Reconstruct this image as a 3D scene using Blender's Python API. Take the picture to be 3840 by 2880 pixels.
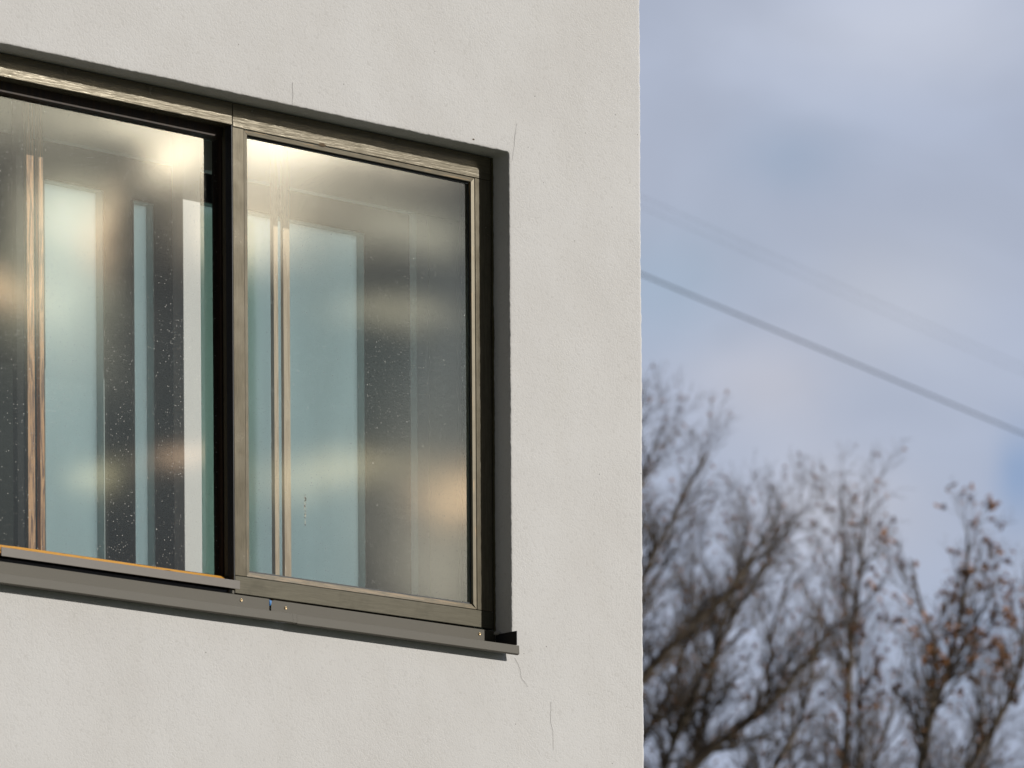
import bpy, bmesh, math, random
from mathutils import Vector, noise, Matrix
R = math.radians
for o in list(bpy.data.objects): bpy.data.objects.remove(o)
S = bpy.context.scene
C = S.collection

# ------------------------------------------------------------------ camera (shift lens on a rising front)
cam_d = bpy.data.cameras.new('camera'); cam = bpy.data.objects.new('camera', cam_d); C.objects.link(cam)
S.camera = cam
CAM = Vector((-11.0273529, -12.3, 1.6)); PSI = 0.840792657; ROLL = 0.00569433256
cam_d.sensor_width = 36; cam_d.sensor_fit = 'HORIZONTAL'; cam_d.lens = 36 * 21333 / 3840
cam_d.shift_y = 4408.757 / 3840
cam_d.clip_start = 0.5; cam_d.clip_end = 3000
cam.location = CAM
cam.rotation_euler = (Matrix.Rotation(PSI - math.pi / 2, 3, 'Z') @ Matrix.Rotation(math.pi / 2, 3, 'X') @ Matrix.Rotation(-ROLL, 3, 'Z')).to_euler()
cam_d.dof.use_dof = True; cam_d.dof.focus_distance = 16.6; cam_d.dof.aperture_fstop = 6.5

S.view_settings.view_transform = 'Standard'; S.view_settings.look = 'None'
S.view_settings.exposure = 0.0; S.view_settings.gamma = 1.0
S.render.engine = 'CYCLES'
S.cycles.max_bounces = 10; S.cycles.transparent_max_bounces = 16; S.cycles.use_denoising = True
S.cycles.sample_clamp_indirect = 6

# ------------------------------------------------------------------ sun and sky
SUN = Vector((0.675, -1.0, 0.558)).normalized()
sun_az = math.atan2(SUN.y, SUN.x); sun_el = math.asin(SUN.z)
sd = bpy.data.lights.new('sun', 'SUN'); sd.energy = 3.05; sd.angle = R(0.5); sd.color = (1.0, 0.955, 0.89)
so = bpy.data.objects.new('sun', sd); C.objects.link(so); so.location = (20, -30, 30)
so.rotation_euler = SUN.to_track_quat('Z', 'Y').to_euler()

W = bpy.data.worlds.new('World'); S.world = W; W.use_nodes = True
nt = W.node_tree; nt.nodes.clear()

class G:
    """tiny node-graph helper"""
    def __init__(s, nt): s.nt = nt; s.n = nt.nodes; s.l = nt.links
    def put(s, sock, v):
        if isinstance(v, bpy.types.NodeSocket): s.l.new(v, sock)
        elif v is not None: sock.default_value = v
    def m(s, op, a, b=None, c=None, clamp=False):
        n = s.n.new('ShaderNodeMath'); n.operation = op; n.use_clamp = clamp
        s.put(n.inputs[0], a); s.put(n.inputs[1], b); s.put(n.inputs[2], c); return n.outputs[0]
    def vm(s, op, a, b=None):
        n = s.n.new('ShaderNodeVectorMath'); n.operation = op
        s.put(n.inputs[0], a); s.put(n.inputs[1], b)
        return n.outputs['Value'] if op in ('DOT_PRODUCT', 'LENGTH') else n.outputs[0]
    def mix(s, f, a, b, mode='MIX'):
        n = s.n.new('ShaderNodeMix'); n.data_type = 'RGBA'; n.blend_type = mode; n.clamp_factor = True
        s.put(n.inputs[0], f)
        for k, v in ((6, a), (7, b)):
            s.put(n.inputs[k], v if isinstance(v, bpy.types.NodeSocket) else (*v[:3], 1))
        return n.outputs[2]
    def noise(s, vec, scale, detail=3, rough=.55, dist=0., out='Fac'):
        n = s.n.new('ShaderNodeTexNoise'); s.put(n.inputs['Vector'], vec)
        n.inputs['Scale'].default_value = scale; n.inputs['Detail'].default_value = detail
        n.inputs['Roughness'].default_value = rough; n.inputs['Distortion'].default_value = dist
        return n.outputs[out]
    def vor(s, vec, scale, feature='F1', out='Distance', rnd=1.):
        n = s.n.new('ShaderNodeTexVoronoi'); n.feature = feature; s.put(n.inputs['Vector'], vec)
        n.inputs['Scale'].default_value = scale; n.inputs['Randomness'].default_value = rnd
        return n.outputs[out]
    def ramp(s, f, a, b, va=0., vb=1., smooth=True):
        n = s.n.new('ShaderNodeMapRange'); n.interpolation_type = 'SMOOTHSTEP' if smooth else 'LINEAR'
        s.put(n.inputs[0], f); n.inputs[1].default_value = a; n.inputs[2].default_value = b
        n.inputs[3].default_value = va; n.inputs[4].default_value = vb; return n.outputs[0]
    def scale(s, vec, v): return s.vm('MULTIPLY', vec, v)
    def obj(s):
        n = s.n.new('ShaderNodeTexCoord'); return n.outputs['Object']
    def bump(s, h, strength, dist, normal=None):
        n = s.n.new('ShaderNodeBump'); s.put(n.inputs['Height'], h)
        n.inputs['Strength'].default_value = strength; n.inputs['Distance'].default_value = dist
        if normal is not None: s.l.new(normal, n.inputs['Normal'])
        return n.outputs[0]

g = G(nt)
tc = nt.nodes.new('ShaderNodeTexCoord'); D = g.vm('NORMALIZE', tc.outputs['Generated'])
sep = nt.nodes.new('ShaderNodeSeparateXYZ'); g.l.new(D, sep.inputs[0])
az = g.m('MULTIPLY', g.m('ARCTAN2', sep.outputs[1], sep.outputs[0]), 57.29578)
el = g.m('MULTIPLY', g.m('ARCSINE', sep.outputs[2]), 57.29578)
wn = g.noise(D, 26, 4, .5, 0, 'Color')
ws = nt.nodes.new('ShaderNodeSeparateColor'); g.l.new(wn, ws.inputs[0])
az = g.m('ADD', az, g.m('MULTIPLY', g.m('SUBTRACT', ws.outputs[0], .5), 1.1))
el = g.m('ADD', el, g.m('MULTIPLY', g.m('SUBTRACT', ws.outputs[1], .5), .7))
# general cloud layer: soft grey-blue with paler folds
cl = g.noise(g.scale(D, (1, 1, 1.9)), 3.2, 5, .5, .4)
cl = g.ramp(cl, .3, .72)
west = g.ramp(g.vm('DOT_PRODUCT', D, (0.70, 0.70, 0.1)), -.35, .75, .16, 1.0)
cloud = g.mix(cl, (.395, .455, .60), (.44, .49, .61))
fine = g.ramp(g.noise(g.scale(D, (1, 1, 1.6)), 17, 4, .5, .3), .3, .7, .93, 1.07)
# blobs: az, el (deg), spread az, spread el, colour gain
BL = [
 # sunward bank around and below the sun, seen mirrored in the glass
 (-55, 21.0, 7, 3.6, (2.27, 1.94, 1.34)),
 (-50.35, 14.15, .85, .50, (12.36, 10.86, 8.23)),
 (-49.3, 14.0, .65, .28, (4.33, 3.78, 2.77)),
 (-50.7, 13.15, .5, .32, (3.71, 3.01, 2.10)),
 (-49.1, 13.2, .45, .25, (1.44, 1.36, 1.01)),
 (-49.3, 12.4, .5, .2, (1.24, 1.12, 0.76)),
 (-49.85, 10.75, .7, .22, (1.75, 1.46, 0.84)),
 (-48.65, 10.5, .32, .30, (3.09, 2.04, 1.09)),
 (-48.7, 9.7, .5, .5, (1.24, 1.12, 0.84)),
 (-51.5, 13.85, .38, .32, (7.21, 6.21, 4.45)),
 (-52.0, 14.2, .5, .2, (3.50, 3.10, 2.27)),
 (-52.2, 13.1, .22, .35, (2.58, 1.65, 0.92)),
 (-53.2, 12.5, .3, .22, (2.47, 1.55, 0.84)),
 (-52.6, 13.3, .5, .36, (3.30, 3.01, 2.10)),
 (-52.8, 12.5, .6, .5, (1.54, 1.46, 0.97)),
 (-48.9, 10.1, .7, 1.1, (0.88, 0.82, 0.63)),
 (-49.8, 11.6, 1.3, 1.3, (.22, .29, .25)),
 (-52.6, 11.2, 1.4, 1.6, (.12, .16, .15)),
 (-48.75, 12.0, .45, 1.5, (.42, .46, .44)),
 (-52.5, 12.7, .45, .8, (1.3, 1.28, 1.0)),
 (-50.2, 13.3, 1.0, .4, (1.65, 1.46, 1.05)),
 (-51.4, 11.0, .3, .16, (1.75, 1.16, 0.71)),
 (-52.2, 10.8, .28, .2, (1.65, 1.46, 0.84)),
 (-53.0, 14.3, 1.1, .45, (2.06, 1.89, 1.39)),
 # the open sky to the right of the corner
 (45.6, 11.6, .75, .5, (.09, .06, .025)),
 (44.2, 12.4, .8, .6, (.06, .045, .015)),
 (44.0, 15.1, 1.6, .6, (.11, .095, .07)),
 (45.0, 10.4, .9, .6, (.10, .07, .03)),
 (42.95, 10.8, .28, .5, (-.13, -.085, -.025)),
 (46.6, 12.6, .8, .6, (-.045, -.015, -.015)),
 (45.3, 13.9, .7, .4, (-.05, -.03, -.02)),
 (43.4, 9.0, .5, .5, (-.03, -.01, .01)),
]
tot = None
for (a, e, sa, se, col) in BL:
    da = g.m('DIVIDE', g.m('SUBTRACT', az, a), sa); de = g.m('DIVIDE', g.m('SUBTRACT', el, e), se)
    q = g.m('EXPONENT', g.m('MULTIPLY', g.m('ADD', g.m('MULTIPLY', da, da), g.m('MULTIPLY', de, de)), -1.0))
    v = nt.nodes.new('ShaderNodeVectorMath'); v.operation = 'SCALE'; v.inputs[0].default_value = col; g.l.new(q, v.inputs['Scale'])
    tot = v.outputs[0] if tot is None else g.vm('ADD', tot, v.outputs[0])
sm = nt.nodes.new('ShaderNodeVectorMath'); sm.operation = 'SCALE'; g.l.new(cloud, sm.inputs[0]); g.l.new(g.m('MULTIPLY', g.m('MULTIPLY', west, fine), g.m('ADD', 1.0, g.m('MULTIPLY', g.ramp(el, 17, 35), g.ramp(west, .3, .9, -.7, 2.9)))), sm.inputs['Scale'])
cc = g.vm('ADD', sm.outputs[0], tot)
sk = nt.nodes.new('ShaderNodeTexSky'); sk.sky_type = 'NISHITA'; sk.sun_disc = False
sk.sun_elevation = sun_el; sk.sun_rotation = math.pi / 2 - sun_az; sk.dust_density = 2
bg = nt.nodes.new('ShaderNodeBackground'); bg.inputs[1].default_value = 0.1
c10 = g.vm('MULTIPLY', cc, (10, 10, 10))
g.l.new(g.mix(.985, sk.outputs[0], c10), bg.inputs[0])
wo = nt.nodes.new('ShaderNodeOutputWorld'); g.l.new(bg.outputs[0], wo.inputs[0])

# ------------------------------------------------------------------ materials
def mat(name):
    m = bpy.data.materials.new(name); m.use_nodes = True
    t = m.node_tree; b = t.nodes['Principled BSDF']; return m, G(t), b
def put(g, b, key, v): g.put(b.inputs[key], v if isinstance(v, bpy.types.NodeSocket) or not isinstance(v, tuple) else (*v, 1))
def simple(name, col, rough=.6, var=.12, sc=20, metal=0, spec=.5, bump=0):
    m, g, b = mat(name); o = g.obj(); n = g.noise(o, sc, 4)
    put(g, b, 'Base Color', g.mix(n, tuple(c * (1 - var) for c in col), tuple(min(1, c * (1 + var)) for c in col)))
    b.inputs['Roughness'].default_value = rough; b.inputs['Metallic'].default_value = metal
    b.inputs['Specular IOR Level'].default_value = spec
    if bump: g.l.new(g.bump(g.noise(o, sc * 6, 3), bump, .001), b.inputs['Normal'])
    return m

def plaster():
    m, g, b = mat('white_render'); o = g.obj()
    mp = g.n.new('ShaderNodeMapping'); mp.inputs['Rotation'].default_value = (.7, .45, 1.1); g.l.new(o, mp.inputs[0]); ro = mp.outputs[0]
    mp2 = g.n.new('ShaderNodeMapping'); mp2.inputs['Rotation'].default_value = (1.9, -.8, .35); g.l.new(o, mp2.inputs[0]); ro2 = mp2.outputs[0]
    grain = g.noise(ro, 170, 1, .5, .6)
    worm = g.noise(ro2, 95, 1.5, .5, 1.4)
    amp = g.ramp(g.noise(o, 3.0, 3, .55), .3, .7, .45, 1.0)
    big = g.noise(o, 2.2, 3, .6)
    pit = g.ramp(g.vor(o, 14), .018, .03, 1, 0)
    h = g.m('ADD', g.m('MULTIPLY', grain, .5), g.m('MULTIPLY', g.ramp(worm, .38, .6), .5))
    h = g.m('MULTIPLY', h, amp)
    c = g.mix(g.ramp(big, .3, .7), (.695, .68, .66), (.735, .725, .71))
    c = g.mix(g.m('MULTIPLY', g.ramp(g.noise(g.scale(o, (1.5, 1, .5)), 5, 5, .6), .5, .8), .22), c, (.64, .62, .575))
    c = g.mix(g.m('MULTIPLY', g.ramp(worm, .28, .42, 1, 0), .22), c, (.42, .40, .37))
    c = g.mix(g.m('MULTIPLY', pit, .8), c, (.10, .09, .08))
    put(g, b, 'Base Color', c); b.inputs['Roughness'].default_value = .85; b.inputs['Specular IOR Level'].default_value = .2
    g.l.new(g.bump(h, .27, .0026, g.bump(big, .5, .012)), b.inputs['Normal'])
    return m

def painted_wood(name, axis, base=(.12, .104, .072), rough=.225, worn=.0, ribs=0.0, spec=1.0, woodc=(.42, .27, .13)):
    """axis: direction of the grain"""
    m, g, b = mat(name); o = g.obj()
    st = {'x': (3, 60, 60), 'z': (60, 60, 3), 'y': (60, 3, 60)}[axis]
    gr = g.noise(g.scale(o, st), 6, 4, .6, .2)
    gr2 = g.noise(g.scale(o, tuple(s * .5 for s in st)), 3, 3, .5)
    blot = g.noise(o, 14, 5, .65)
    c = g.mix(g.ramp(gr, .3, .7), tuple(x * .8 for x in base), tuple(x * 1.15 for x in base))
    c = g.mix(g.m('MULTIPLY', g.ramp(blot, .48, .72), .5), c, tuple(x * .55 for x in base))
    if worn > 0:
        wm = g.ramp(g.m('ADD', g.m('MULTIPLY', gr, .5), g.m('MULTIPLY', g.noise(g.scale(o, tuple(s * .4 for s in st)), 5, 4, .6), .5)), .62 - worn * .3, .68 - worn * .3)
        c = g.mix(wm, c, woodc)
    put(g, b, 'Base Color', c)
    r = g.ramp(blot, .3, .75, rough * .9, rough * 1.25); g.l.new(r, b.inputs['Roughness'])
    b.inputs['Specular IOR Level'].default_value = spec; b.inputs['Specular Tint'].default_value = (1, .90, .70, 1)
    h = g.m('ADD', gr, g.m('MULTIPLY', gr2, ribs))
    g.l.new(g.bump(h, .22, .0008 + .0008 * ribs), b.inputs['Normal'])
    return m

def glass(name, tint=(.98, .992, .986), dust=1.0, gain=2.3):
    m = bpy.data.materials.new(name); m.use_nodes = True; t = m.node_tree; t.nodes.clear(); g = G(t)
    o = g.obj()
    ge = t.nodes.new('ShaderNodeNewGeometry')      # Schlick term, the same from both faces of the sheet
    c1 = g.m('SUBTRACT', 1.0, g.m('ABSOLUTE', g.vm('DOT_PRODUCT', ge.outputs['Incoming'], ge.outputs['True Normal'])), clamp=True)
    f = g.m('MULTIPLY', g.m('ADD', g.m('MULTIPLY', g.m('POWER', c1, 5.0), .96), .04), gain, clamp=True)
    tr = t.nodes.new('ShaderNodeBsdfTransparent'); tr.inputs[0].default_value = (*tint, 1)
    gl = t.nodes.new('ShaderNodeBsdfGlossy'); gl.inputs['Roughness'].default_value = .0
    g.l.new(g.bump(g.noise(o, 2.2, 1, .3), .05, .002), gl.inputs['Normal'])
    mx = t.nodes.new('ShaderNodeMixShader'); g.l.new(f, mx.inputs[0]); g.l.new(tr.outputs[0], mx.inputs[1]); g.l.new(gl.outputs[0], mx.inputs[2])
    df = t.nodes.new('ShaderNodeBsdfDiffuse'); df.inputs[0].default_value = (.93, .93, .89, 1)
    dens = g.ramp(g.noise(o, 2.2, 3, .6), .33, .6, .5, 1.0)
    def specks(sc, r0, keep, off):
        ov = g.vm('ADD', o, (off, off * .7, off * .3))
        n = t.nodes.new('ShaderNodeTexVoronoi'); g.l.new(g.scale(ov, (1, .25, 1)), n.inputs['Vector']); n.inputs['Scale'].default_value = sc
        d = g.ramp(n.outputs['Distance'], r0 * .5, r0, 1, 0)
        s_ = t.nodes.new('ShaderNodeSeparateColor'); g.l.new(n.outputs['Color'], s_.inputs[0])
        k = g.m('LESS_THAN', s_.outputs[0], g.m('MULTIPLY', dens, keep))
        return g.m('MULTIPLY', g.m('MULTIPLY', d, k), g.ramp(s_.outputs[1], 0, 1, .25, 1))
    sp = g.m('ADD', g.m('MULTIPLY', specks(62, .115, .34, 0), .6), g.m('MULTIPLY', specks(150, .19, .6, 3), .6), clamp=True)
    sp = g.m('ADD', sp, g.m('MULTIPLY', specks(25, .055, .16, 7), .8), clamp=True)
    film = g.m('MULTIPLY', dens, .008)
    a = g.m('MULTIPLY', g.m('ADD', sp, film, clamp=True), dust, clamp=True)
    m2 = t.nodes.new('ShaderNodeMixShader'); g.l.new(a, m2.inputs[0]); g.l.new(mx.outputs[0], m2.inputs[1])
    spk = t.nodes.new('ShaderNodeBsdfGlossy'); spk.inputs['Roughness'].default_value = .42; spk.inputs[0].default_value = (.9, .88, .82, 1)
    dm = t.nodes.new('ShaderNodeMixShader'); dm.inputs[0].default_value = .14; g.l.new(df.outputs[0], dm.inputs[1]); g.l.new(spk.outputs[0], dm.inputs[2])
    g.l.new(dm.outputs[0], m2.inputs[2])
    out = t.nodes.new('ShaderNodeOutputMaterial'); g.l.new(m2.outputs[0], out.inputs[0])
    return m

def frosted(name, col=(.76, .84, .755)):
    m = bpy.data.materials.new(name); m.use_nodes = True; t = m.node_tree; t.nodes.clear(); g = G(t)
    o = g.obj(); n = g.ramp(g.noise(g.scale(o, (1.5, 1, .35)), 3, 3, .5), .3, .7)
    c = g.mix(n, tuple(x * .92 for x in col), col)
    tl = t.nodes.new('ShaderNodeBsdfTranslucent'); g.l.new(c, tl.inputs[0])
    gl = t.nodes.new('ShaderNodeBsdfGlossy'); gl.inputs['Roughness'].default_value = .15; gl.inputs[0].default_value = (.8, .9, .9, 1)
    mx = t.nodes.new('ShaderNodeMixShader'); mx.inputs[0].default_value = .08
    g.l.new(tl.outputs[0], mx.inputs[1]); g.l.new(gl.outputs[0], mx.inputs[2])
    out = t.nodes.new('ShaderNodeOutputMaterial'); g.l.new(mx.outputs[0], out.inputs[0])
    return m

def oak(name, a, c_, ax=(40, 40, 2.5)):
    m, g, b = mat(name); o = g.obj()
    n = g.noise(g.scale(o, ax), 3.5, 4, .6, .8)
    put(g, b, 'Base Color', g.mix(g.ramp(n, .42, .62), a, c_)); b.inputs['Roughness'].default_value = .6
    return m

M = dict(
 plaster=plaster(),
 frame_h=painted_wood('olive_grey_paint_rail', 'x', ribs=.8),
 frame_low=painted_wood('dimmed_paint_bottom_rail', 'x', base=(.095, .09, .066), rough=.42, spec=.4),  # rail paint made darker and duller: weaker light low down put into colour
 frame_v=painted_wood('olive_grey_paint_stile', 'z'),
 bead_h=painted_wood('weathered_bead_rail', 'x', worn=.2, rough=.33),
 bead_v=painted_wood('weathered_bead_stile', 'z', worn=.1, rough=.33),
 bead_low=painted_wood('worn_bead_wood', 'x', worn=.45, rough=.45, woodc=(.26, .19, .12)),
 shade_paint=simple('shaded_grey_paint', (.035, .036, .04), .4),  # dark tone holds the shade of the mullion side and sash track
 rubber=simple('black_gasket', (.03, .034, .036), .5),
 brown=oak('dark_brown_stained_wood', (.045, .022, .009), (.02, .011, .006)),
 orange=painted_wood('bare_orange_wood', 'x', base=(.09, .055, .025), worn=.8, rough=.6, spec=.2, woodc=(.66, .33, .06)),
 metal=simple('brown_grey_coated_metal', (.088, .077, .052), .55, .07, 9, 0, .5),
 metal2=simple('grey_coated_strip', (.165, .145, .12), .42, .10, 30, 0, .5),
 brass=simple('brass_screw', (.50, .38, .22), .4, .1, 40, 1),
 void=simple('dark_cavity', (.01, .01, .01), .9),
 post=oak('oak_post', (.68, .37, .17), (.20, .095, .045)),
 palepost=oak('pale_ash_post', (.66, .52, .36), (.50, .37, .24)),
 white_in=simple('white_inner_column', (.88, .87, .85), .7, .03),
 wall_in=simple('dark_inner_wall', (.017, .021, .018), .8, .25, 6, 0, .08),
 panel=simple('pale_grey_lining_board', (.62, .62, .59), .55, .05, 3),
 panel2=simple('bluish_lining_edge', (.68, .71, .77), .5, .04, 3),
 ceil=simple('grey_inner_ceiling', (.35, .35, .32), .8, .1, 5),
 floor=simple('brown_inner_floor', (.18, .12, .08), .6, .2, 5),
 frost=frosted('teal_frosted_glass'),
 reveal=simple('teal_grey_reveal', (.38, .46, .45), .6, .05),
 glass=glass('dusty_window_glass'),
 blue=simple('blue_film', (.03, .25, .65), .4),
 foam=simple('olive_sealant', (.10, .085, .04), .7, .3, 60),
 crack=simple('crack_shadow', (.52, .50, .47), .9),
 smear=simple('dried_smear', (.62, .60, .50), .8, .3, 150),
 smear_dark=simple('brown_fleck', (.12, .08, .04), .8),
 bark=simple('grey_brown_bark', (.17, .135, .10), .9, .3, 12),
 leaf=simple('withered_leaf', (.33, .15, .055), .8, .4, 2),
 seed=simple('dull_seed_head', (.16, .12, .09), .9, .3, 3),
 cable=simple('black_cable', (.05, .055, .06), .6),
 roof=simple('roof_felt', (.10, .10, .10), .9),
 grass=simple('winter_grass', (.035, .04, .02), .95, .4, .6),
 pole=simple('weathered_pole_wood', (.16, .13, .10), .9),
 ins=simple('brown_insulator', (.12, .05, .03), .3),
 metal_shaded=simple('dark_shaded_flashing_end', (.02, .021, .025), .45),  # dark metal, with the shade on its inward face put into the colour
)

# ------------------------------------------------------------------ mesh helpers
def link(name, bm, m, parent=None, bevel=0, smooth=False, **kw):
    me = bpy.data.meshes.new(name); bm.normal_update(); bm.to_mesh(me); bm.free()
    o = bpy.data.objects.new(name, me); C.objects.link(o)
    for mm in (m if isinstance(m, (list, tuple)) else [m]): me.materials.append(mm)
    if parent: o.parent = parent
    if smooth:
        for f in me.polygons: f.use_smooth = True
    if bevel:
        b = o.modifiers.new('bevel', 'BEVEL'); b.width = bevel; b.segments = 2; b.limit_method = 'ANGLE'
    for k, v in kw.items(): o[k] = v
    return o
def box(bm, x0, x1, y0, y1, z0, z1, mi=0):
    vs = [bm.verts.new(p) for p in ((x0, y0, z0), (x1, y0, z0), (x1, y1, z0), (x0, y1, z0), (x0, y0, z1), (x1, y0, z1), (x1, y1, z1), (x0, y1, z1))]
    for q in ((0, 3, 2, 1), (4, 5, 6, 7), (0, 1, 5, 4), (1, 2, 6, 5), (2, 3, 7, 6), (3, 0, 4, 7)):
        f = bm.faces.new([vs[i] for i in q]); f.material_index = mi
def bx(name, m, parent, *b, bevel=0, **kw):
    bm = bmesh.new(); box(bm, *b); return link(name, bm, m, parent, bevel, **kw)
def boxes(name, m, parent, bl, bevel=0, **kw):
    bm = bmesh.new()
    for b in bl: box(bm, *b)
    return link(name, bm, m, parent, bevel, **kw)
def sweep_x(name, m, parent, prof, x0, x1, n=1, bevel=0, jit=0, **kw):
    """closed (y, z) profile swept along x"""
    bm = bmesh.new(); rings = []
    for i in range(n + 1):
        x = x0 + (x1 - x0) * i / n
        dz = jit * noise.noise(Vector((x * 2.1, 3.3, 0))) if jit else 0
        rings.append([bm.verts.new((x, y, z + dz)) for y, z in prof])
    k = len(prof)
    for a, b in zip(rings, rings[1:]):
        for j in range(k): bm.faces.new((a[j], b[j], b[(j + 1) % k], a[(j + 1) % k]))
    bm.faces.new(rings[0]); bm.faces.new(rings[-1][::-1])
    bmesh.ops.recalc_face_normals(bm, faces=bm.faces)
    return link(name, bm, m, parent, bevel, **kw)
def tube(bm, pts, rad, n=5, cap=True, mi=0):
    rings = []; up = Vector((.31, .17, .93)).normalized()
    for i, p in enumerate(pts):
        t = (pts[min(i + 1, len(pts) - 1)] - pts[max(i - 1, 0)]).normalized()
        a = t.cross(up)
        if a.length < 1e-3: a = t.cross(Vector((1, 0, 0)))
        a.normalize(); b = t.cross(a)
        rings.append([bm.verts.new(p + (a * math.cos(6.2832 * k / n) + b * math.sin(6.2832 * k / n)) * rad[i]) for k in range(n)])
    for A, B in zip(rings, rings[1:]):
        for k in range(n):
            f = bm.faces.new((A[k], A[(k + 1) % n], B[(k + 1) % n], B[k])); f.material_index = mi; f.smooth = True
    if cap and n > 2:
        bm.faces.new(rings[0][::-1]).material_index = mi; bm.faces.new(rings[-1]).material_index = mi

# ------------------------------------------------------------------ ground
bm = bmesh.new(); bmesh.ops.create_grid(bm, x_segments=40, y_segments=40, size=1500)
link('ground', bm, M['grass'], kind='structure')

# ------------------------------------------------------------------ the building
bld = bpy.data.objects.new('rendered_building', None); C.objects.link(bld)
bld['label'] = 'white rendered building corner with a grey framed strip window high in the wall'
bld['category'] = 'building'
XL, XR, ZB, ZT = -2.75, 0.0, 4.232, 5.687      # opening in the facade
XC = 0.526; XW = -9.0; ZTOP = 8.6; DEPTH = 0.17
CR = .008

def facade():
    bm = bmesh.new()
    # rounded rectangular path round the opening: (x, z, nx, nz, s)
    path = []
    def line(a, b, n, step):
        L = math.hypot(b[0] - a[0], b[1] - a[1]); k = max(2, int(L / step))
        for i in range(k): path.append((a[0] + (b[0] - a[0]) * i / k, a[1] + (b[1] - a[1]) * i / k, *n))
    def arc(cx, cz, a0, a1, k=5):
        for i in range(k):
            a = a0 + (a1 - a0) * i / k
            path.append((cx + CR * math.cos(a), cz + CR * math.sin(a), math.cos(a), math.sin(a)))
    h = math.pi / 2
    line((XR, ZB + CR), (XR, ZT - CR), (1, 0), .004); arc(XR - CR, ZT - CR, 0, h)
    line((XR - CR, ZT), (XL + CR, ZT), (0, 1), .004); arc(XL + CR, ZT - CR, h, 2 * h)
    line((XL, ZT - CR), (XL, ZB + CR), (-1, 0), .02); arc(XL + CR, ZB + CR, 2 * h, 3 * h)
    line((XL + CR, ZB), (XR - CR, ZB), (0, -1), .05); arc(XR - CR, ZB + CR, 3 * h, 4 * h)
    r = .004
    prof = [(.03, 0), (.012, 0), (r, 0)] + [(r - r * math.sin(a), r - r * math.cos(a)) for a in (R(22), R(45), R(68))] + [(0, r), (0, .012), (0, .03), (0, .07), (0, DEPTH)]
    jam = [0, .15, .7, 1, 1, 1, .9, .45, .25, .2, 0]
    rings = []
    for (x, z, nx, nz) in path:
        ring = []
        for (w, y), j in zip(prof, jam):
            p = Vector((x, y * 3, z))
            d = (noise.noise(p * 160) * .0011 + noise.noise(p * 60) * .0012 + noise.noise(p * 9) * .0012) * j
            dy = noise.noise(p * 130 + Vector((9, 4, 2))) * .0007 * j
            ring.append(bm.verts.new((x + nx * (w + d), y + dy, z + nz * (w + d))))
        rings.append(ring)
    n = len(rings)
    for i in range(n):
        A, B = rings[i], rings[(i + 1) % n]
        for k in range(len(prof) - 1):
            f = bm.faces.new((A[k], A[k + 1], B[k + 1], B[k])); f.smooth = True
    # outer field: fan the loop to a rectangle
    XE = XC - .03
    def proj(nx, nz, x, z):
        if abs(nx) > .999: return (XE if nx > 0 else XW, z)
        if abs(nz) > .999: return (x, ZTOP if nz > 0 else 0)
        return None
    outer = []
    for (x, z, nx, nz) in path: outer.append(proj(nx, nz, x, z))
    cn = {(1, 1): (XE, ZTOP), (-1, 1): (XW, ZTOP), (-1, -1): (XW, 0), (1, -1): (XE, 0)}
    cv = {k: bm.verts.new((v[0], 0, v[1])) for k, v in cn.items()}
    ov = [bm.verts.new((o[0], 0, o[1])) if o else None for o in outer]
    for i in range(n):
        j = (i + 1) % n; a, b = rings[i][0], rings[j][0]
        c0 = (1 if path[i][2] > 0 else -1, 1 if path[i][3] > 0 else -1)
        if ov[i] and ov[j]: bm.faces.new((ov[i], a, b, ov[j]))
        else:
            nx, nz = path[i][2] + path[j][2], path[i][3] + path[j][3]
            c = cv[(1 if nx > 0 else -1, 1 if nz > 0 else -1)]
            if ov[i]: bm.faces.new((ov[i], a, b, c))
            elif ov[j]: bm.faces.new((c, a, b, ov[j]))
            else: bm.faces.new((c, a, b))
    # the building corner, slightly uneven
    r = .006; pr = [(XE, 0), (XC - .012, 0), (XC - r, 0), (XC - r * .3, r * .3), (XC, r), (XC, .03)]
    jj = [0, .3, .8, 1, 1, 0]; N = 1500; prev = None
    for i in range(N + 1):
        z = ZTOP * i / N; ring = []
        for (x, y), j in zip(pr, jj):
            p = Vector((x, y, z)); d = (noise.noise(p * 110) * .0014 + noise.noise(p * 30) * .0022 + noise.noise(p * 3) * .0035) * j
            ring.append(bm.verts.new((x + d, y, z)))
        if prev:
            for k in range(5): f = bm.faces.new((prev[k], prev[k + 1], ring[k + 1], ring[k])); f.smooth = True
        prev = ring
    q = [bm.verts.new(p) for p in ((XC, .03, 0), (XC, 1.15, 0), (XC, 1.15, ZTOP), (XC, .03, ZTOP))]; bm.faces.new(q)
    bmesh.ops.recalc_face_normals(bm, faces=bm.faces)
    return link('facade_wall', bm, M['plaster'], bld)
facade()
# inner lining of the facade, behind the reveal
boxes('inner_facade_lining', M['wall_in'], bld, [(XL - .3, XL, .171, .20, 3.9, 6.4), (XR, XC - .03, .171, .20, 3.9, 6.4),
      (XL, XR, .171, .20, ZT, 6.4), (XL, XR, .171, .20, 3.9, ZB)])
# body below, roof and back wall
boxes('rear_block', M['plaster'], bld, [(XW, XC - .002, 1.16, 6.0, 0, 3.85)])
bx('roof', M['roof'], bld, XW, XC + .03, -.03, 1.2, ZTOP + .002, ZTOP + .12)
bx('inner_floor', M['floor'], bld, XW + .1, XC - .01, .205, .99, 3.9, 4.0)
bx('inner_ceiling', M['ceil'], bld, XL - .3, XC - .01, .205, .99, 6.4, 6.5)
for a in (XL - .3, XC - .04): bx('inner_side_wall', M['wall_in'], bld, a, a + .025, .21, .99, 4.0, 6.4)
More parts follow.
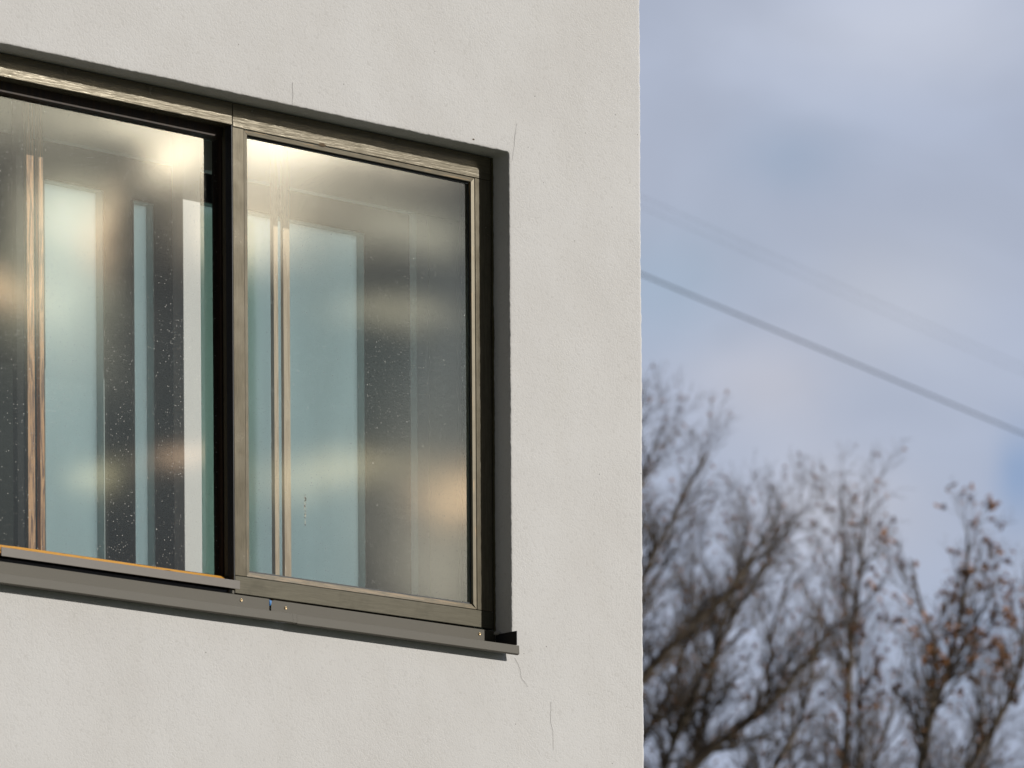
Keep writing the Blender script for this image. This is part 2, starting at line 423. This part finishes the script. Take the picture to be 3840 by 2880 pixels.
# back wall at y = 1.0 with three tall openings glazed in frosted teal glass
YB = 1.0; ZO = 5.676; ZS = 4.38
ops = [(-.936, -.714, 5.65), (-.605, -.525, 5.64), (-.45, .296, ZO)]
segs = []; x = XL - .3
for (a, b, zt) in ops:
    segs.append((x, a, YB, YB + .045, 4.0, 6.4)); segs.append((a, b, YB, YB + .045, zt, 6.4)); segs.append((a, b, YB, YB + .045, 4.0, ZS)); x = b
segs.append((x, XC - .01, YB, YB + .045, 4.0, 6.4))
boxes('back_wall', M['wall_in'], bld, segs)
bx('back_parapet', M['plaster'], bld, XW, XC - .002, 1.121, 1.15, 6.5, ZTOP)
for (a, b, zt) in ops:
    w = boxes('back_window', M['reveal'], bld, [(b - .004, b - .001, YB - .003, YB + .03, ZS, zt - .003), (a + .001, a + .004, YB - .003, YB + .03, ZS, zt - .003), (a + .004, b - .004, YB - .003, YB + .03, zt - .006, zt - .003)])
    bx('frosted_pane', M['frost'], w, a + .004, b - .004, YB + .03, YB + .034, ZS, zt - .006)
# second layer of frosted glass behind the left third of the wide opening
bx('overlapping_pane', M['frost'], bld, -.45, -.11, YB + .047, YB + .050, ZS, ZO - .01)
# lining boards behind the right pane and the lintel band above
boxes('inner_lintel', M['panel'], bld, [(XL - .27, XC - .05, .50, .53, 5.613, 6.39)])
lb = bx('lining_board', M['panel2'], bld, .075, .121, .50, .53, 4.0, 5.611)
bx('lining_board', M['panel'], bld, .123, .234, .50, .53, 4.0, 5.611)
bx('lining_board', M['panel'], bld, .236, .48, .50, .53, 4.0, 5.611)
bx('lining_batten', M['void'], bld, .09, .47, .531, .54, 4.0, 6.3)
# posts and the white column, close behind the glass
bx('white_column', M['white_in'], bld, -.948, -.884, .33, .378, 4.0, 6.0, bevel=.002)
bx('oak_post', M['post'], bld, -1.523, -1.499, .30, .325, 4.0, 6.0)
bx('oak_post', M['post'], bld, -1.481, -1.466, .30, .315, 4.0, 6.0)
bx('dark_post', M['void'], bld, -1.552, -1.525, .31, .33, 4.0, 6.0)
bx('pale_post', M['palepost'], bld, -.591, -.575, .36, .375, 4.0, 6.0)
bx('pale_post', M['palepost'], bld, -.555, -.531, .36, .372, 4.0, 6.0)

# ------------------------------------------------------------------ fixed window (right)
Dp = .0765
fw = boxes('fixed_window', M['void'], bld, [(-.970, -.060, .125, .155, 4.32, 4.36), (-.970, -.060, .125, .155, 5.64, 5.683), (-.970, -.935, .125, .155, 4.36, 5.64), (-.055, -.003, .125, .155, 4.32, 5.683)])
sweep_x('bottom_rail', M['frame_low'], fw, [(Dp, 4.311), (Dp, 4.3605), (.124, 4.3605), (.124, 4.311)], -.971, -.0035, bevel=.0015)
sweep_x('top_rail', M['frame_h'], fw, [(Dp, 5.6175), (Dp, 5.684), (.124, 5.684), (.124, 5.6175)], -.970, -.0035, bevel=.0012)
bx('left_stile', M['frame_v'], fw, -.971, -.930, Dp, .124, 4.3615, 5.6165, bevel=.0012)
bx('right_stile', M['frame_v'], fw, -.0655, -.0035, Dp, .124, 4.3615, 5.6165, bevel=.0012)
GY = .0925
def bead(name, m, side):
    # mitred glazing bead; outer rectangle and inner rectangle
    o = (-.9285, -.067, 4.3625, 5.6155); w = .0115
    wb = .014 if side == 'b' else w
    i = (o[0] + w, o[1] - w, o[2] + .014, o[3] - w); y0 = Dp + .0015; y1 = GY - .003
    bm = bmesh.new(); e = .0005
    P = {'l': ((o[0], o[2]), (o[0], o[3]), (i[0], i[3]), (i[0], i[2])), 'r': ((o[1], o[3]), (o[1], o[2]), (i[1], i[2]), (i[1], i[3])),
         't': ((o[0], o[3]), (o[1], o[3]), (i[1], i[3]), (i[0], i[3])), 'b': ((o[1], o[2]), (o[0], o[2]), (i[0], i[2]), (i[1], i[2]))}[side]
    cx = sum(p[0] for p in P) / 4; cz = sum(p[1] for p in P) / 4
    P = [(p[0] + e * (1 if side in 'tb' and p[0] < cx else -1 if side in 'tb' else 0), p[1] + e * (1 if side in 'lr' and p[1] < cz else -1 if side in 'lr' else 0)) for p in P]
    ys = [y0, y0, y0 + (.006 if side == 'b' else .001), y0 + (.006 if side == 'b' else .001)]
    f = [bm.verts.new((p[0], y, p[1])) for p, y in zip(P, ys)]; b = [bm.verts.new((p[0], y1, p[1])) for p in P]
    bm.faces.new(f); bm.faces.new(b[::-1])
    for k in range(4): bm.faces.new((f[k], b[k], b[(k + 1) % 4], f[(k + 1) % 4]))
    bmesh.ops.recalc_face_normals(bm, faces=bm.faces)
    return link(name, bm, m, fw)
bead('glazing_bead', M['bead_h'], 't'); bead('glazing_bead', M['bead_low'], 'b'); bead('glazing_bead', M['bead_v'], 'l'); bead('glazing_bead', M['bead_v'], 'r')
boxes('gasket', M['rubber'], fw, [(-.917, -.0785, Dp + .012, GY - .0005, 5.5985, 5.604), (-.917, -.0785, Dp + .012, GY - .0005, 4.3765, 4.3815),
      (-.917, -.9155, Dp + .012, GY - .0005, 4.3815, 5.5985), (-.0805, -.0785, Dp + .012, GY - .0005, 4.3815, 5.5985)])
pane = bx('pane', M['glass'], fw, -.925, -.07, GY, GY + .0005, 4.37, 5.61)
# ------------------------------------------------------------------ recessed sash window (left)
sw = boxes('sash_window', M['void'], bld, [(XL + .003, -.972, .160, .168, 4.30, 4.36), (XL + .003, -.972, .160, .168, 5.625, 5.684), (-.972, -.955, .160, .168, 4.30, 5.684)])
sweep_x('head_beam', M['frame_h'], sw, [(Dp - .001, 5.6215), (Dp - .001, 5.684), (.118, 5.684), (.118, 5.6215)], XL + .003, -.9725, bevel=.0012)
bx('mullion_return', M['shade_paint'], sw, -.9735, -.9715, Dp + .001, .105, 4.345, 5.6205)  # thin dark plate: shade on the mullion's side put in as colour
bx('sash_stile', M['brown'], sw, -.9755, -.931, .125, .159, 4.35, 5.66)
sweep_x('sash_rail', M['brown'], sw, [(.118, 5.594), (.118, 5.66), (.159, 5.66), (.159, 5.590)], XL + .003, -.976)
sweep_x('bottom_sash_rail', M['orange'], sw, [(.098, 4.335), (.098, 4.3505), (.110, 4.3605), (.135, 4.3635), (.135, 4.335)], XL + .003, -.986, n=40, jit=.0015)
bx('back_sash_rail', M['brown'], sw, XL + .003, -.9755, .1355, .159, 4.34, 4.367)
bx('pane', M['glass'], sw, XL + .003, -.978, .140, .1405, 4.36, 5.62)
bx('cover_strip', M['metal2'], sw, -1.798, -.968, .058, .061, 4.319, 4.343, bevel=.0006)
bx('cover_strip', M['metal2'], sw, XL + .004, -1.806, .058, .061, 4.319, 4.343, bevel=.0006)
bx('sash_track', M['shade_paint'], sw, XL + .003, -.9725, .085, .157, 4.300, 4.318)  # dark bar, shadow of the gap under the strip put into its colour
bx('track_edge', M['metal'], sw, -1.3, -.9725, .080, .084, 4.3065, 4.3095)
bx('track_stop', M['metal'], sw, -.990, -.9725, .078, .084, 4.3095, 4.318)
bx('jamb_stile', M['frame_v'], sw, XL + .0035, XL + .06, Dp, .13, 4.345, 5.62)

# ------------------------------------------------------------------ sill: two lengths of folded metal
sill = bpy.data.objects.new('window_sill', None); C.objects.link(sill); sill.parent = bld; sill.location = (0, 0, 0)
def sill_prof(dz=0., dy=0.):
    return [(.071 - dy, 4.2625 + dz), (.071 - dy, 4.3045 + dz), (.0695 - dy, 4.3045 + dz), (.0695 - dy, 4.2665 + dz), (-.022 - dy, 4.2525 + dz),
            (-.0335 - dy, 4.2500 + dz), (-.0345 - dy, 4.2255 + dz), (-.026 - dy, 4.2225 + dz), (-.026 - dy, 4.2240 + dz), (-.0330 - dy, 4.2262 + dz), (-.0322 - dy, 4.2492 + dz), (-.0215 - dy, 4.2508 + dz)]
sweep_x('sill_length', M['metal'], sill, sill_prof(.0015, 0), XL + .004, -.853, n=60, jit=.0012, bevel=.0006)
# the left length's lip runs on under the joint
sweep_x('lip_tongue', M['metal'], sill, sill_prof(.0015, 0)[4:], -.853, -.8387, n=3, jit=.0012)
sweep_x('sill_length', M['metal'], sill, sill_prof(0, 0), -.8385, -.0015, n=40, jit=.0008, bevel=.0006)
bx('upstand_flap', M['metal'], sill, -.848, -.8385, .0675, .069, 4.270, 4.3025)
bx('joint_cavity', M['void'], sill, -.860, -.846, .0715, .0735, 4.262, 4.306)
bm = bmesh.new()
q = [(-.8535, .0690, 4.3035), (-.8455, .0670, 4.3015), (-.8495, .0668, 4.2890), (-.8525, .0688, 4.2865)]
vs = [bm.verts.new(p) for p in q] + [bm.verts.new((p[0], p[1] + .0006, p[2])) for p in q]
bm.faces.new(vs[:4]); bm.faces.new(vs[4:][::-1])
for k in range(4): bm.faces.new((vs[k], vs[k + 4], vs[(k + 1) % 4 + 4], vs[(k + 1) % 4]))
bmesh.ops.recalc_face_normals(bm, faces=bm.faces)
link('blue_film_scrap', bm, M['blue'], sill)
boxes('end_plate', M['metal_shaded'], sill, [(-.0015, .0005, -.0225, .0690, 4.2535, 4.2945)], bevel=.0004)  # blackened beyond the sill metal to carry the shade on this face
def screw(x, y, z):
    bm = bmesh.new(); prof = [(0.0012, .0006), (.0030, -.0010), (.0040, -.0006), (.0044, .0006)]; rings = []
    for r, yy in prof: rings.append([bm.verts.new((x + r * math.cos(k * .5236), y - .001 + yy, z + r * math.sin(k * .5236))) for k in range(12)])
    for a, b in zip(rings, rings[1:]):
        for k in range(12): f = bm.faces.new((a[k], b[k], b[(k + 1) % 12], a[(k + 1) % 12])); f.smooth = True
    c = [bm.verts.new((x + .0012 * math.cos(k * .5236), y + .0005, z + .0012 * math.sin(k * .5236))) for k in range(12)]
    f = bm.faces.new(c); f.material_index = 1
    bmesh.ops.recalc_face_normals(bm, faces=bm.faces)
    link('screw', bm, [M['brass'], M['void']], sill)
screw(-.955, .0695, 4.292); screw(-.794, .0695, 4.287); screw(-.064, .0695, 4.290)

# ------------------------------------------------------------------ sealant, cracks, marks
bm = bmesh.new(); prev = None; N = 300
for i in range(N + 1):
    z = 4.30 + (5.684 - 4.30) * i / N
    w = .007 + .0035 * noise.noise(Vector((0, 0, z * 9))) + .0015 * noise.noise(Vector((3, 0, z * 60)))
    ring = [bm.verts.new(p) for p in ((-.0005, Dp - w, z), (-.0030, Dp - w * .6, z), (-.0036, Dp, z), (-.0005, Dp + .002, z))]
    if prev:
        for k in range(3): f = bm.faces.new((prev[k], prev[k + 1], ring[k + 1], ring[k])); f.smooth = True
    prev = ring
bmesh.ops.recalc_face_normals(bm, faces=bm.faces)
link('sealant_bead', bm, M['foam'], bld)
bm = bmesh.new(); bmesh.ops.create_icosphere(bm, subdivisions=3, radius=1)
for v in bm.verts:
    d = 1 + .35 * noise.noise(v.co * 2.1)
    v.co = Vector((-.004, .063, 4.298)) + Vector((v.co.x * .0045, v.co.y * .016, v.co.z * .006)) * d
link('sealant_lump', bm, M['crack'], bld, smooth=True)

def crack(pts, w=.0008, seed=0):
    """hairline crack: a thin sunk-looking ribbon 0.6 mm proud of the render"""
    rnd = random.Random(seed); bm = bmesh.new(); P = []
    for (a, b) in zip(pts, pts[1:]):
        L = math.dist(a, b); k = max(3, int(L / .006))
        for i in range(k):
            t = i / k; x = a[0] + (b[0] - a[0]) * t; z = a[1] + (b[1] - a[1]) * t
            P.append((x + .0022 * noise.noise(Vector((z * 70, x * 70, seed))), z + .0012 * noise.noise(Vector((x * 90, z * 50, seed + 9)))))
    P.append(pts[-1]); prev = None; n = len(P)
    for i, (x, z) in enumerate(P):
        ww = w * (1 - abs(i / n - .35) * 1.2) * (.6 + .5 * rnd.random()); ww = max(ww, .0001)
        c = P[min(i + 1, n - 1)]; d = P[max(i - 1, 0)]; tx, tz = c[0] - d[0], c[1] - d[1]; L = math.hypot(tx, tz) or 1
        nx, nz = -tz / L * ww, tx / L * ww
        cur = [bm.verts.new((x - nx, -.0012, z - nz)), bm.verts.new((x, -.0018, z)), bm.verts.new((x + nx, -.0012, z + nz))]
        if prev: bm.faces.new((prev[0], cur[0], cur[1], prev[1])); bm.faces.new((prev[1], cur[1], cur[2], prev[2]))
        prev = cur
    bmesh.ops.recalc_face_normals(bm, faces=bm.faces)
    link('hairline_crack', bm, M['crack'], bld)
crack([(-.817, 5.753), (-.814, 5.72), (-.817, 5.689)], .0005, 1)
crack([(.030, 5.775), (.020, 5.72), (.012, 5.665)], .0004, 4)
crack([(.151, 4.107), (.150, 4.05), (.158, 4.02), (.160, 3.965)], .0004, 5)
crack([(.010, 4.220), (.030, 4.19), (.036, 4.165), (.060, 4.14)], .0004, 7)
def fleck(name, x, y, z, sx, sz, m, parent, seed=0, th=.0008):
    bm = bmesh.new(); n = 14
    c = [bm.verts.new((x + sx * math.cos(k * 6.283 / n) * (1 + .5 * noise.noise(Vector((k * .9, seed, 0)))), y, z + sz * math.sin(k * 6.283 / n) * (1 + .5 * noise.noise(Vector((k * .9, seed, 5)))))) for k in range(n)]
    t = bm.verts.new((x, y - th, z))
    for k in range(n): bm.faces.new((c[k], c[(k + 1) % n], t))
    bmesh.ops.recalc_face_normals(bm, faces=bm.faces)
    return link(name, bm, m, parent)
fleck('dark_fleck', -.138, -.0006, 5.702, .004, .0022, M['smear_dark'], bld, 1)
fleck('paint_chip', -.643, Dp - .0002, 5.619, .014, .005, M['smear_dark'], fw, 3)
# dried run of dirt on the right pane
bm = bmesh.new(); rnd = random.Random(4)
for k in range(60):
    t = rnd.random(); z = 4.535 + .088 * t; w = .0045 * math.sin(math.pi * min(1, .2 + .8 * (1 - t))); x = -.7015 + rnd.uniform(-w, w)
    r = rnd.uniform(.0007, .0017); mi = 1 if rnd.random() < .22 else 0
    c = [bm.verts.new((x + r * math.cos(a * .785), GY - .0004, z + r * rnd.uniform(1, 2.2) * math.sin(a * .785))) for a in range(8)]; tt = bm.verts.new((x, GY - .001, z))
    for a in range(8): f = bm.faces.new((c[a], c[(a + 1) % 8], tt)); f.material_index = mi
bmesh.ops.recalc_face_normals(bm, faces=bm.faces)
link('dried_smear', bm, [M['smear'], M['smear_dark']], fw)

# ------------------------------------------------------------------ bare trees beyond the corner
AX = Vector((math.sin(PSI), -math.cos(PSI), 0)); AY = Vector((math.cos(PSI), math.sin(PSI), 0)); UP = Vector((0, 0, 1))
def tree(name, label, base, dist, limbs, seed, leaves=0, seeds=0, dens=1.0, tip=None):
    """limbs: polylines [(a, z, depth), ...], radius; a runs to the right of the view, z is height"""
    rnd = random.Random(seed)
    root = bpy.data.objects.new(name, None); C.objects.link(root)
    org = Vector((CAM.x, CAM.y, 0)) + AY * dist + AX * base
    root.location = org; root['label'] = label; root['category'] = 'tree'
    root['group'] = 'bare trees beyond the building corner'
    def P(a, z, d): return AX * (a - base) + UP * z + AY * d
    tb = bmesh.new(); cb = bmesh.new(); lb = bmesh.new(); tips = []
    def smooth(pts, n):
        out = []
        for i in range(len(pts) - 1):
            p0 = pts[max(i - 1, 0)]; p1 = pts[i]; p2 = pts[i + 1]; p3 = pts[min(i + 2, len(pts) - 1)]
            for k in range(n):
                t = k / n
                out.append(.5 * ((2 * p1) + (p2 - p0) * t + (2 * p0 - 5 * p1 + 4 * p2 - p3) * t * t + (3 * p1 - p0 - 3 * p2 + p3) * t ** 3))
        out.append(pts[-1]); return out
    def grow(p, d, L, r, lev):
        n = max(3, int(L / (.10 if lev > 1 else .16))); pts = [p]; rad = [r]
        for i in range(n):
            d = (d + Vector((rnd.gauss(0, 1), rnd.gauss(0, 1), rnd.gauss(0, .8))) * (.13 if lev < 3 else .2) + UP * .055).normalized()
            p = p + d * (L / n); pts.append(p); rad.append(max(.0018, r * (1 - .78 * (i + 1) / n)))
        tube(cb, pts, rad, 5 if lev == 1 else 3, False)
        sprout(pts, rad, lev, L)
        if lev >= 3: tips.append((pts[-1], d))
    def sprout(pts, rad, lev, L):
        if lev >= 4: return
        gap = {0: .10, 1: .095, 2: .10, 3: .19}[lev] / dens
        acc = rnd.random() * gap; tot = sum((b - a).length for a, b in zip(pts, pts[1:])); s = 0
        for i in range(len(pts) - 1):
            seg = pts[i + 1] - pts[i]; l = seg.length; s += l; acc += l
            if s < tot * (.10 if lev else .05): continue
            while acc > gap:
                acc -= gap * rnd.uniform(.7, 1.3)
                t = seg.normalized(); v = Vector((rnd.gauss(0, 1), rnd.gauss(0, 1), rnd.gauss(0, 1)))
                v = (v - t * v.dot(t)).normalized()
                dd = (t * rnd.uniform(.7, 1.1) + v * rnd.uniform(.5, .95) + UP * .22).normalized()
                rem = 1 - s / tot
                nl = {0: 1.25, 1: .75, 2: .42, 3: .2}[lev] * rnd.uniform(.5, 1.15) * (.35 + .65 * rem)
                grow(pts[i] + seg * rnd.random(), dd, nl, min(rad[i] * .55, {0: .022, 1: .010, 2: .0055, 3: .0035}[lev]), lev + 1)
    for (pl, r0, r1, trunk) in limbs:
        pts = smooth([P(*q) for q in pl], 8); n = len(pts)
        pts = [p + Vector((noise.noise(p * .9), noise.noise(p * .9 + Vector((7, 0, 0))), noise.noise(p * .9 + Vector((0, 7, 0))))) * (.0 if trunk else .07) for p in pts]
        rad = [r0 + (r1 - r0) * (i / (n - 1)) ** .8 for i in range(n)]
        tube(tb if trunk else cb, pts, rad, 12 if trunk else 7, True)
        if not trunk: sprout(pts, rad, 0, 0)
    def leafq(p, s, curl):
        a = Vector((rnd.gauss(0, 1), rnd.gauss(0, 1), rnd.gauss(0, 1) - .8)).normalized(); b = a.cross(Vector((rnd.gauss(0, 1), rnd.gauss(0, 1), rnd.gauss(0, 1)))).normalized(); c = a.cross(b) * curl
        v = [lb.verts.new(p + q) for q in (a * 0, a * s * .5 + b * s * .34 + c * s * .3, a * s, a * s * .5 - b * s * .34 + c * s * .3, a * s * .5)]
        lb.faces.new((v[0], v[1], v[4])); lb.faces.new((v[1], v[2], v[4])); lb.faces.new((v[2], v[3], v[4])); lb.faces.new((v[3], v[0], v[4]))
    cand = [t for t in tips if tip is None or tip(t[0])]
    for k in range(min(leaves, len(cand))):
        p, d = rnd.choice(cand)
        for j in range(rnd.randint(2, 5)): leafq(p + Vector((rnd.gauss(0, .025), rnd.gauss(0, .025), rnd.gauss(0, .035))), rnd.uniform(.06, .095), rnd.uniform(.3, 1))
    for k in range(min(seeds, len(tips))):
        p, d = rnd.choice(tips)
        for j in range(3): leafq(p + Vector((rnd.gauss(0, .012),) * 3), rnd.uniform(.025, .045), 1)
    link('trunk', tb, M['bark'], root); link('crown', cb, M['bark'], root)
    if len(lb.verts): link('leaves', lb, M['leaf'], root)
    return root
# left, densest tree; a at 57 m: 1.34 is the wall edge, 5.1 the right border; z 9.5 is the lower border
tree('bare_tree', 'dense bare tree with fine grey twigs rising tallest beside the white wall corner', .0, 57, [
  ([(.0, 0, 0), (.05, 3, 0), (.0, 5.8, 0), (.2, 7.6, 0)], .26, .15, True),
  ([(.2, 7.5, 0), (.75, 9.3, -.2), (1.35, 10.35, -.3), (2.1, 11.1, -.2), (2.45, 11.6, 0), (2.7, 12.0, 0)], .085, .012, False),
  ([(.2, 7.6, 0), (1.1, 8.6, .3), (1.9, 9.6, .4), (2.6, 10.2, .3), (3.0, 10.6, .2), (3.3, 10.95, .1)], .085, .012, False),
  ([(.1, 7.0, 0), (.3, 9.2, .4), (.95, 11.0, .3), (1.25, 12.15, .2), (1.55, 12.95, 0)], .07, .010, False),
  ([(.1, 7.2, 0), (-.2, 9.4, .0), (.5, 11.2, -.2), (1.0, 12.3, -.3), (1.3, 13.1, -.3)], .07, .010, False),
  ([(.75, 9.2, -.2), (1.2, 11.0, -.5), (1.7, 12.0, -.5), (2.0, 12.6, -.4)], .05, .009, False),
  ([(.1, 6.6, 0), (1.3, 7.6, -.6), (2.3, 8.8, -.8), (2.9, 9.9, -.7), (3.1, 10.9, -.6)], .07, .010, False),
  ([(2.6, 10.2, .3), (2.7, 10.9, .5), (2.95, 11.7, .6)], .03, .007, False),
  ([(.3, 7.8, 0), (.8, 10.0, .9), (1.3, 11.2, 1.0), (1.9, 12.2, 1.1)], .045, .008, False),
  ([(1.4, 9.2, .3), (2.0, 10.4, -.9), (2.5, 11.3, -1.2), (2.9, 11.9, -1.2)], .035, .007, False),
  ([(.7, 8.2, .2), (1.6, 8.8, 1.2), (2.5, 9.4, 1.6), (3.2, 10.0, 1.8)], .045, .008, False),
  ([(1.9, 9.5, .4), (2.1, 10.8, .7), (2.35, 11.7, .7), (2.5, 12.2, .7)], .04, .008, False),
  ([(.0, 6.8, 0), (-.9, 8.6, .2), (-1.4, 10.4, .3), (-1.6, 12.0, .3)], .07, .010, False),
  ([(.0, 6.2, 0), (-.6, 7.6, 1.0), (-.6, 9.6, 1.6), (.2, 11.4, 1.8)], .06, .010, False),
  ([(.9, 9.5, -.2), (1.3, 9.9, .8), (1.8, 10.9, 1.0), (1.9, 11.9, 1.0)], .04, .008, False)], 11, leaves=10, seeds=2000, dens=.95)
tree('bare_tree', 'slim bare tree with one upright leader ending in a narrow spire, between two other trees', 3.35, 58, [
  ([(3.35, 0, 0), (3.38, 3.5, 0), (3.36, 6.5, 0), (3.42, 8.3, 0)], .16, .055, True),
  ([(3.42, 8.2, 0), (3.46, 9.6, 0), (3.50, 10.8, .05), (3.62, 11.8, 0), (3.72, 12.5, 0)], .052, .009, False),
  ([(3.42, 8.8, 0), (3.9, 10.0, .3), (4.1, 10.9, .3)], .03, .008, False),
  ([(3.5, 10.7, 0), (3.42, 11.6, -.1), (3.44, 12.5, -.1)], .022, .006, False),
  ([(3.40, 7.8, 0), (4.0, 8.9, .5), (4.3, 9.9, .7)], .035, .008, False),
  ([(3.40, 7.6, 0), (3.9, 8.5, -.4), (4.5, 9.3, -.6), (4.8, 10.2, -.6)], .035, .008, False),
  ([(3.42, 8.4, 0), (2.9, 9.6, -.2), (2.85, 10.6, -.2)], .03, .008, False)], 23, leaves=30, seeds=700, dens=.82)
tree('bare_tree', 'open bare tree still carrying brown withered leaf clumps, farthest right', 3.7, 55, [
  ([(3.7, 0, 0), (3.72, 3, 0), (3.8, 5.6, 0), (3.75, 7.4, 0)], .2, .11, True),
  ([(3.75, 7.3, 0), (4.0, 9.2, 0), (4.3, 10.2, .1), (4.42, 10.9, .1), (4.45, 11.5, .1)], .06, .011, False),
  ([(4.05, 9.3, 0), (4.15, 10.2, -.2), (3.98, 10.8, -.2), (3.88, 11.2, -.2)], .035, .008, False),
  ([(3.75, 7.2, 0), (4.3, 8.9, .2), (4.9, 10.0, .2), (5.05, 10.7, .1), (5.1, 11.2, .1)], .055, .010, False),
  ([(3.75, 7.3, 0), (3.4, 8.8, .5), (3.5, 9.9, .7), (3.45, 10.6, .7)], .04, .008, False),
  ([(3.8, 6.8, 0), (4.6, 8.1, .6), (5.3, 9.2, .9), (5.8, 10.3, .9)], .045, .008, False),
  ([(4.2, 8.7, 0), (4.6, 9.4, -.7), (4.75, 10.2, -.9)], .03, .007, False),
  ([(3.8, 7.0, 0), (4.9, 8.5, -.3), (5.6, 9.8, -.3), (5.9, 11.1, -.3)], .055, .010, False),
  ([(4.3, 10.1, .1), (4.58, 10.7, .3), (4.8, 11.2, .3)], .03, .007, False)], 37, leaves=230, seeds=500, dens=.74, tip=lambda p: p.z > 9.9)

# ------------------------------------------------------------------ overhead cables, far behind the building
def world(px_a, dist, z): return Vector((CAM.x, CAM.y, 0)) + AY * dist + AX * (px_a * dist / 21333.) + UP * z
def cable(A, B, r, label, s0=-1.2, s1=9):
    bm = bmesh.new(); pts = []
    for i in range(41):
        t = s0 + (s1 - s0) * i / 40; pts.append(A + (B - A) * t + UP * (.010 * (t - .5) ** 2 - .0025))
    tube(bm, pts, [r] * 41, 6)
    link('overhead_cable', bm, M['cable'], label=label, category='cable')
cable(world(490, 100, 24.23), world(1920, 114.5, 24.25), .016, 'single dark overhead cable crossing the sky just above the bare trees')
cable(world(490, 100, 25.60), world(1920, 115.5, 25.84), .003, 'upper strand of the faint pair of overhead cables high in the sky')
cable(world(490, 100, 25.42), world(1920, 115.5, 25.67), .003, 'lower strand of the faint pair of overhead cables high in the sky')
